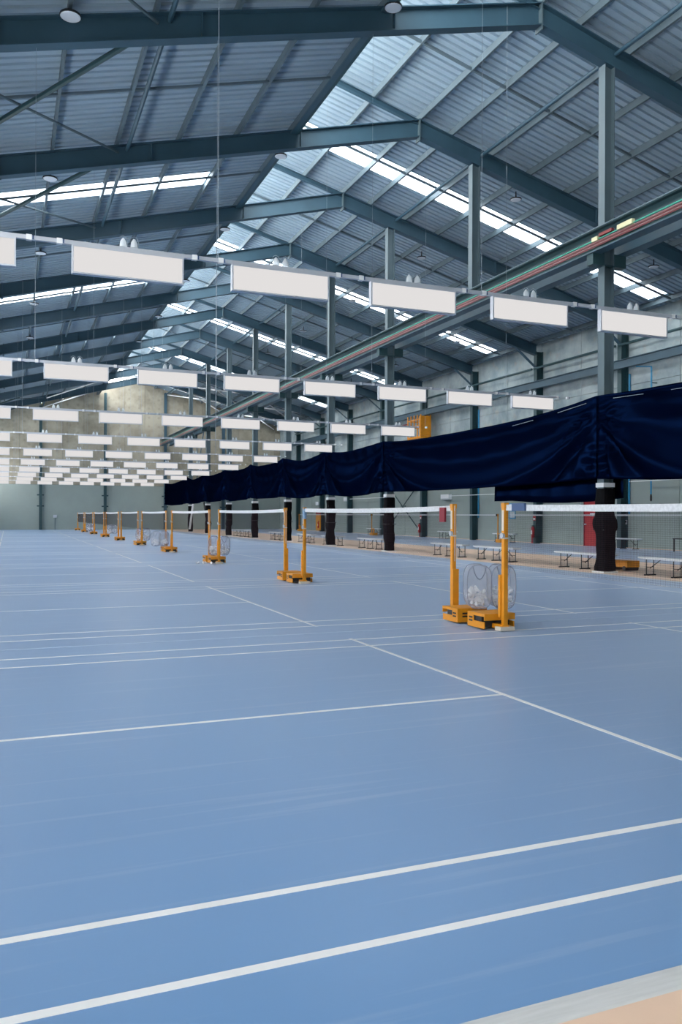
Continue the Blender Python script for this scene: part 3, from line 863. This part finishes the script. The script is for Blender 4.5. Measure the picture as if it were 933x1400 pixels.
# ================================================================== shuttlecock baskets
def superellipse(cx, cz, hw, hh, n=28, e=3.2):
    out = []
    for i in range(n):
        t = 2 * math.pi * i / n
        c, s = math.cos(t), math.sin(t)
        out.append((cx + hw * math.copysign(abs(c) ** (2 / e), c), cz + hh * math.copysign(abs(s) ** (2 / e), s)))
    return out
def basket():
    root = empty('mesh_basket')
    H, D = 0.28, 0.16
    for cx in (-0.155, 0.155):
        loop = superellipse(cx, H, 0.158, H)
        b = MB(); n = len(loop)
        for y in (-D, D):
            for x, z in loop: b.v.append((x, y, z))
        for i in range(n):
            j = (i + 1) % n; b.f.append((i, j, n + j, n + i))
        b.f.append(tuple(range(n)))
        b.f.append(tuple(reversed(range(n, 2 * n))))
        b.build('mesh_compartment', M['mesh_fabric'], root)
        r = MB()
        for y in (-D - 0.002, D + 0.002):
            r.path([(x, y, z) for x, z in loop] + [(loop[0][0], y, loop[0][1])], 0.0045, 5)
        # U shaped pocket opening
        pts = [(cx - 0.085 + 0.17 * q / 10, -D - 0.003, 2 * H - 0.02 - 0.16 * (math.sin(math.pi * q / 10)) ** 0.7) for q in range(11)]
        r.path(pts, 0.0055, 5)
        r.build('piping', M['piping'], root)
    return root
def shuttle_bm(b, pos, d, s=1.0):
    p = Vector(pos); d = Vector(d).normalized()
    b.tube(tuple(p), tuple(p + d * 0.055 * s), 0.012 * s, 7, 0.032 * s)
    b.tube(tuple(p - d * 0.018 * s), tuple(p + d * 0.004 * s), 0.010 * s, 7, 0.013 * s)
bp_ = basket()
rnd = random.Random(3)
BK = [(5.80, YD + 0.62, 0.215, 'nearest pair', 1), (5.80, YD + 2 * P + 0.75, 0.215, 'third nearest pair', 0.85), (5.35, YD + 3 * P + 1.0, 0.215, 'fourth nearest pair', 0.6),
      (5.75, YD + 4 * P + 0.6, 0.215, 'fifth nearest pair', 0.5), (6.05, YD + 6 * P + 0.6, 0.215, 'seventh nearest pair', 0.3), (5.45, YD + 7 * P + 0.9, 0.215, 'eighth nearest pair', 0.3)]
for i, (x, y, z, w_, fill) in enumerate(BK):
    t = bp_ if i == 0 else copy_tree(bp_)
    t.location = (x, y, z); t.rotation_euler = (0, 0, -0.38 + 0.1 * (i % 2))
    tag(t, 'white mesh basket on the weight boxes of the %s of net stands' % w_, 'basket', 'white mesh baskets between the net stands')
    b = MB()
    for q in range(int(120 * fill)):
        cx = rnd.choice((-0.155, 0.155))
        px = cx + rnd.uniform(-0.10, 0.10); pz = rnd.uniform(0.045, 0.25); py = rnd.uniform(-0.11, 0.11)
        if abs(px - cx) > 0.07 and pz < 0.09: pz += 0.06
        shuttle_bm(b, (px, py, pz), (rnd.uniform(-1, 1), rnd.uniform(-1, 1), rnd.uniform(-0.4, 1)), 0.8)
    o = b.build('shuttlecocks', M['feather']); o.location = (x, y, z); o.rotation_euler = t.rotation_euler
    tag(o, 'heap of white feather shuttlecocks inside the mesh basket of the %s of stands' % w_, 'shuttlecocks', kind='stuff')
for i, (x, y, lb) in enumerate(((5.05, 23.35, 'leftmost'), (5.20, 23.2, 'second from the left'), (5.33, 23.3, 'third from the left'), (5.44, 23.1, 'rightmost'))):
    root = empty('shuttlecock', (x, y, 0.006))
    tag(root, 'white shuttlecock on the floor by the third stand pair, %s' % lb, 'shuttlecock', 'loose shuttlecocks on the floor')
    a = 1.3 * i
    MB().tube((0, 0, 0.013), (0.065 * math.cos(a), 0.065 * math.sin(a), 0.034), 0.012, 8, 0.034).build('feathers', M['feather'], root)
    MB().tube((-0.022 * math.cos(a), -0.022 * math.sin(a), 0.013), (0, 0, 0.013), 0.012, 8).build('cork', M['cork'], root)

# ================================================================== benches
def bench_parts(root, L_, H=0.44, frames=3, w_=0.30):
    MB().box(-w_ / 2, w_ / 2, -L_ / 2, L_ / 2, H - 0.035, H).build('seat', M['bench_top'], root)
    MB().box(-w_ / 2 + 0.02, w_ / 2 - 0.02, -L_ / 2 + 0.04, L_ / 2 - 0.04, H - 0.055, H - 0.035).build('seat_rail', M['alu'], root)
    ys = [(-1 + 2 * k / (frames - 1)) * (L_ / 2 - 0.25) for k in range(frames)]
    for k, y in enumerate(ys):
        b = MB()
        for x in (-0.11, 0.11): b.tube((x, y, 0.03), (x, y, H - 0.05), 0.012, 6)
        b.box(-0.17, 0.17, y - 0.018, y + 0.018, 0.0, 0.03)
        b.tube((-0.11, y, 0.2), (0.11, y, 0.2), 0.009, 5)
        b.build('leg_frame', M['black'], root)
        dirn = 1 if k == 0 else -1
        MB().tube((0, y, 0.17), (0, y + dirn * 0.34, H - 0.06), 0.011, 5).build('brace', M['black'], root)
pb = None
BY = [(14.45, 'nearest, partly cut by the right edge', 2.2), (17.7, 'left of and behind the nearest padded column'), (21.95, 'right of the nearest pair of stands'), (24.9, 'left of the nearest pair of stands'), (31.6, 'right of the second nearest padded column'),
      (35.9, 'behind the third nearest padded column'), (39.6, 'between the third and fourth padded columns'), (44.5, 'left of the fourth padded column'), (50.0, 'beside the fifth padded column'), (52.9, 'right of the sixth padded column')]
BY[4] = (31.6, 'left of the second nearest padded column')
for i, q in enumerate(BY):
    if pb is None:
        pb = empty('folding_bench'); bench_parts(pb, 2.25); t = pb
    else: t = copy_tree(pb)
    t.location = (14.22, q[0], 0); t.rotation_euler = (0, 0, (i % 3 - 1) * 0.012)
    tag(t, 'white topped folding bench on the tan strip, %s' % q[1], 'bench', 'folding benches along the tan strip')
pw = None
for i, (y, lb) in enumerate(((28.25, 'right of the red door'), (37.4, 'under the blue framed notice'), (43.6, 'right of the farther fire extinguisher'), (54.4, 'farthest along the wall'))):
    if pw is None:
        pw = empty('folding_bench'); bench_parts(pw, 2.0, 0.46); t = pw
    else: t = copy_tree(pw)
    t.location = (24.75, y, 0.006)
    tag(t, 'white topped bench against the right wall, %s' % lb, 'bench', 'benches against the right wall')
t = empty('black_table', (24.9, 24.3, 0.006)); tag(t, 'black metal table frame by the right wall at the picture edge', 'table')
MB().box(-0.35, 0.35, -0.9, 0.9, 0.5, 0.54).build('top', M['black'], t)
for x in (-0.32, 0.32):
    for y in (-0.86, 0.86): MB().box(x - 0.02, x + 0.02, y - 0.02, y + 0.02, 0, 0.5).build('leg', M['black'], t)
# yellow crate under the second bench and a towel
t = empty('yellow_trolley', (15.0, 17.1, 0)); tag(t, 'low yellow wheeled trolley on the tan strip behind the nearest padded column', 'trolley')
MB().box(-0.2, 0.2, -0.35, 0.35, 0.09, 0.26).build('body', M['yellow'], t)
for y in (-0.25, 0.25): MB().tube((-0.22, y, 0.06), (0.22, y, 0.06), 0.06, 10).build('wheel', M['black'], t)

# ================================================================== far court net with stands
for y, wn in ((36.3, 'in front of the blue notice'), (52.2, 'by the orange door strip'), (67.6, 'farthest')):
    t = empty('net_stand', (23.6, y, 0.006)); tag(t, 'slim yellow net stand on the right-hand court, %s' % wn, 'net stand', 'net stands on the right-hand court')
    MB().box(-0.022, 0.022, -0.022, 0.022, 0.05, 1.5).build('pole', M['yellow'], t)
    MB().box(-0.2, 0.2, -0.55, -0.1, 0.03, 0.2).box(-0.05, 0.05, -0.1, 0.1, 0.03, 0.09).build('weight_box', M['yellow'], t)
    MB().box(-0.05, 0.05, -0.35, -0.3, 0.2, 0.5).box(-0.05, 0.05, -0.35, 0.0, 0.46, 0.5).build('handle', M['yellow'], t)
    MB().box(-0.06, 0.06, 0.02, 0.10, 0.006 + 1.38, 1.50).build('winder', M['black'], t)
for (ya, yb, wn) in ((10.0, 35.2, 'stretching past the red door'), (36.5, 52.0, 'left of the notice'), (52.4, 67.4, 'in the far part')):
    t = empty('long_net', (23.6, ya, 0)); tag(t, 'thin white taped net on the right-hand court, %s' % wn, 'net', 'nets on the right-hand court')
    MB().box(-0.004, 0.004, 0, yb - ya, 1.425, 1.485).build('top_tape', M['net_tape'], t)
    b = MB()
    n = int((yb - ya) / 0.06)
    for i in range(n):
        y = i * 0.06; b.quad((0, y, 1.42), (0, y + 0.002, 1.42), (0, y + 0.002, 0.75), (0, y, 0.75))
    for j in range(12):
        z = 0.75 + j * 0.06; b.quad((0, 0, z), (0, yb - ya, z), (0, yb - ya, z + 0.002), (0, 0, z + 0.002))
    o = b.build('net_mesh', M['net_cord_dark'], t); o['kind'] = 'stuff'

# ================================================================== fire extinguishers, notices, units, pipes on the right wall
def extinguisher(y, wn):
    t = empty('fire_extinguisher', (XW - 0.52, y, 0.0)); tag(t, 'red fire extinguisher on the dark wall column %s' % wn, 'fire extinguisher', 'fire extinguishers on the right wall')
    MB().lathe([(0.30, 0.07), (0.32, 0.085), (0.78, 0.085), (0.84, 0.05), (0.88, 0.03)], 14).build('cylinder', M['red'], t, True)
    MB().box(-0.03, 0.03, -0.07, 0.05, 0.88, 0.93).build('handle', M['black'], t)
    MB().path([(0, 0.04, 0.90), (0, 0.13, 0.8), (0, 0.12, 0.5)], 0.012).build('hose', M['black'], t)
    MB().box(-0.088, -0.084, -0.05, 0.05, 0.48, 0.68).build('label_plate', M['white'], t)
    s = empty('extinguisher_sign', (XW - 0.43, y, 1.18)); tag(s, 'small red and white sign above the fire extinguisher %s' % wn, 'sign', 'signs above the extinguishers')
    MB().box(-0.006, 0.0, -0.11, 0.11, 0.0, 0.30).build('board', M['red'], s)
    MB().box(-0.009, -0.006, -0.085, 0.085, 0.03, 0.13).build('white_field', M['white'], s)
    MB().lathe([(0, 0.03), (0.004, 0.03)], 12).build('disc', M['white'], s).location = (-0.008, 0, 0.2)
    c = empty('red_cabinet', (XW - 0.25, y + 0.32, 0.0)); tag(c, 'narrow red cabinet beside the fire extinguisher %s' % wn, 'cabinet', 'red cabinets on the right wall')
    MB().box(-0.08, 0.06, -0.09, 0.09, 0.0, 0.85).build('body', M['red'], c)
    MB().box(-0.085, -0.08, -0.07, 0.07, 0.05, 0.8).build('front', M['maroon'], c)
extinguisher(F0 + 3 * S, 'nearer, left of the red door')
extinguisher(F0 + 5 * S, 'farther along')
extinguisher(F0 + 8 * S, 'farthest along')
t = empty('notice', (XW - 0.03, 37.75, 1.25)); tag(t, 'blue framed notice on the right wall above a bench', 'notice')
MB().box(-0.02, 0.0, -0.30, 0.30, 0.0, 0.85).build('frame', M['blue_frame'], t)
MB().box(-0.024, -0.02, -0.24, 0.24, 0.44, 0.80).box(-0.024, -0.02, -0.24, 0.24, 0.06, 0.40).build('sheet', M['paper'], t)
for i, (y, z, wn) in enumerate(((29.65, 2.33, 'right of the nearest padded column'), (44.9, 2.42, 'above the farther bench'), (61.0, 2.55, 'farthest'))):
    t = empty('heater_unit', (XW, y, z)); tag(t, 'white box unit high on the right wall, %s' % wn, 'unit', 'white units on the right wall')
    MB().box(-0.22, 0, -0.5, 0.5, 0, 0.32).build('casing', M['white'], t)
    MB().box(-0.225, -0.22, -0.45, 0.45, 0.03, 0.07).build('vent', M['alu'], t)
for i, (y0, y1, z, wn) in enumerate(((22.0, 28.2, 2.92, 'at the right edge'), (38.2, 44.3, 2.62, 'beside the middle unit'), (53.0, 59.6, 2.70, 'beside the farthest unit'))):
    t = MB().tube((0, 0, 0), (0, y1 - y0, 0), 0.022, 6).build('white_pipe', M['white']); t.location = (XW - 0.47, y0, z)
    tag(t, 'thin white horizontal pipe on the right wall %s' % wn, 'pipe', 'white pipes on the right wall')
for i, (y, z0, z1, wn) in enumerate(((F0 + 2 * S - 0.24, 1.5, 7.7, 'beside the nearest wall column in view'), (F0 + 4 * S - 0.24, 1.3, 7.6, 'beside the third wall column'))):
    t = MB().tube((0, 0, 0), (0, 0, z1 - z0), 0.045, 8).build('blue_pipe', M['blue_pipe']); t.location = (XW - 0.05, y, z0)
    tag(t, 'bright blue vertical pipe %s' % wn, 'pipe', 'blue pipes on the right wall')
t = empty('hose_drop', (XW - 0.3, 27.1, 2.05)); tag(t, 'blue hanging hose with black end fitting near the right edge', 'hose')
MB().tube((0, 0, 0.3), (0, 0, 5.7), 0.035, 8).tube((0, 0, 5.7), (0, 0.9, 5.85), 0.03, 8).build('hose', M['blue_pipe'], t)
MB().box(0.0, 0.30, -0.02, 0.02, 5.0, 5.04).build('bracket', M['steel_dark'], t)
MB().lathe([(0, 0.02), (0.05, 0.045), (0.2, 0.045), (0.3, 0.03)], 10).build('fitting', M['black'], t)
t = empty('wall_socket', (XW, 28.95, 1.05)); tag(t, 'small grey double socket on the right wall near the bench', 'socket')
MB().box(-0.05, 0, -0.12, 0.12, 0, 0.2).build('plate', M['alu'], t)
for y in (-0.06, 0.06): MB().box(-0.08, -0.05, y - 0.04, y + 0.04, 0.08, 0.16).build('switch', M['black'], t)
# wall cross brace
t = empty('cross_brace', (XW - 0.2, F0 + 5 * S, 0.0)); tag(t, 'thin dark steel cross brace on the right wall below the curtain', 'brace')
MB().tube((0, 0.25, 0.2), (0, S - 0.2, 3.9), 0.035, 6).build('rod', M['steel_dark'], t)
MB().tube((0.05, S - 0.2, 0.2), (0.05, 0.25, 3.9), 0.035, 6).build('rod', M['steel_dark'], t)
MB().box(-0.02, 0.02, S / 2 - 0.45, S / 2 + 0.25, 2.02, 2.10).build('centre_plate', M['steel_dark'], t)
# orange strip door and exit light, far
t = empty('orange_panel', (XW - 0.45, 66.6, 0)); tag(t, 'tall narrow dark red and orange panel at the far right wall', 'panel')
MB().box(-0.06, 0.0, -0.55, 0.55, 0.1, 1.5).build('lower', M['yellow'], t)
MB().box(-0.065, -0.005, -0.55, 0.55, 1.5, 2.0).build('upper', M['maroon'], t)
t = empty('exit_light', (XW, 68.0, 2.3)); tag(t, 'small white exit light box high on the far right wall', 'light')
MB().box(-0.1, 0, -0.35, 0.35, 0, 0.3).build('casing', M['white'], t)
# caged ladder
t = empty('caged_ladder', (24.62, 47.1, 6.4)); tag(t, 'yellow caged ladder platform hanging below the wall girder', 'ladder')
b = MB()
for y in (-0.9, -0.45, 0.0, 0.45, 0.9):
    for x in (-0.35, 0.35): b.box(x - 0.03, x + 0.03, y - 0.03, y + 0.03, 0, 1.45)
b.build('upright', M['yellow'], t)
b = MB()
for z in (0.05, 0.75, 1.15):
    for x in (-0.35, 0.35): b.box(x - 0.025, x + 0.025, -0.93, 0.93, z - 0.025, z + 0.025)
    for y in (-0.9, 0.9): b.box(-0.35, 0.35, y - 0.025, y + 0.025, z - 0.025, z + 0.025)
b.build('rail', M['yellow'], t)
MB().box(-0.36, 0.36, -0.93, 0.93, -0.05, 0.05).build('platform', M['yellow'], t)
MB().box(-0.37, -0.34, 0.95, 2.1, 0.95, 1.0).box(-0.37, -0.34, 2.05, 2.1, 0.35, 1.0).build('outrigger', M['maroon'], t)
MB().box(-0.30, 0.30, -0.92, -0.6, 0.1, 1.35).build('shield', M['yellow'], t)
# far wall small box on a stem
t = empty('wall_switch', (4.0, YE - 0.05, 0)); tag(t, 'small grey switch box with conduit low on the far wall', 'switch')
MB().box(-0.02, 0.02, -0.04, 0.0, 0.0, 1.1).build('conduit', M['steel'], t)
MB().box(-0.16, 0.16, -0.15, 0.0, 1.1, 1.35).build('box', M['alu'], t)
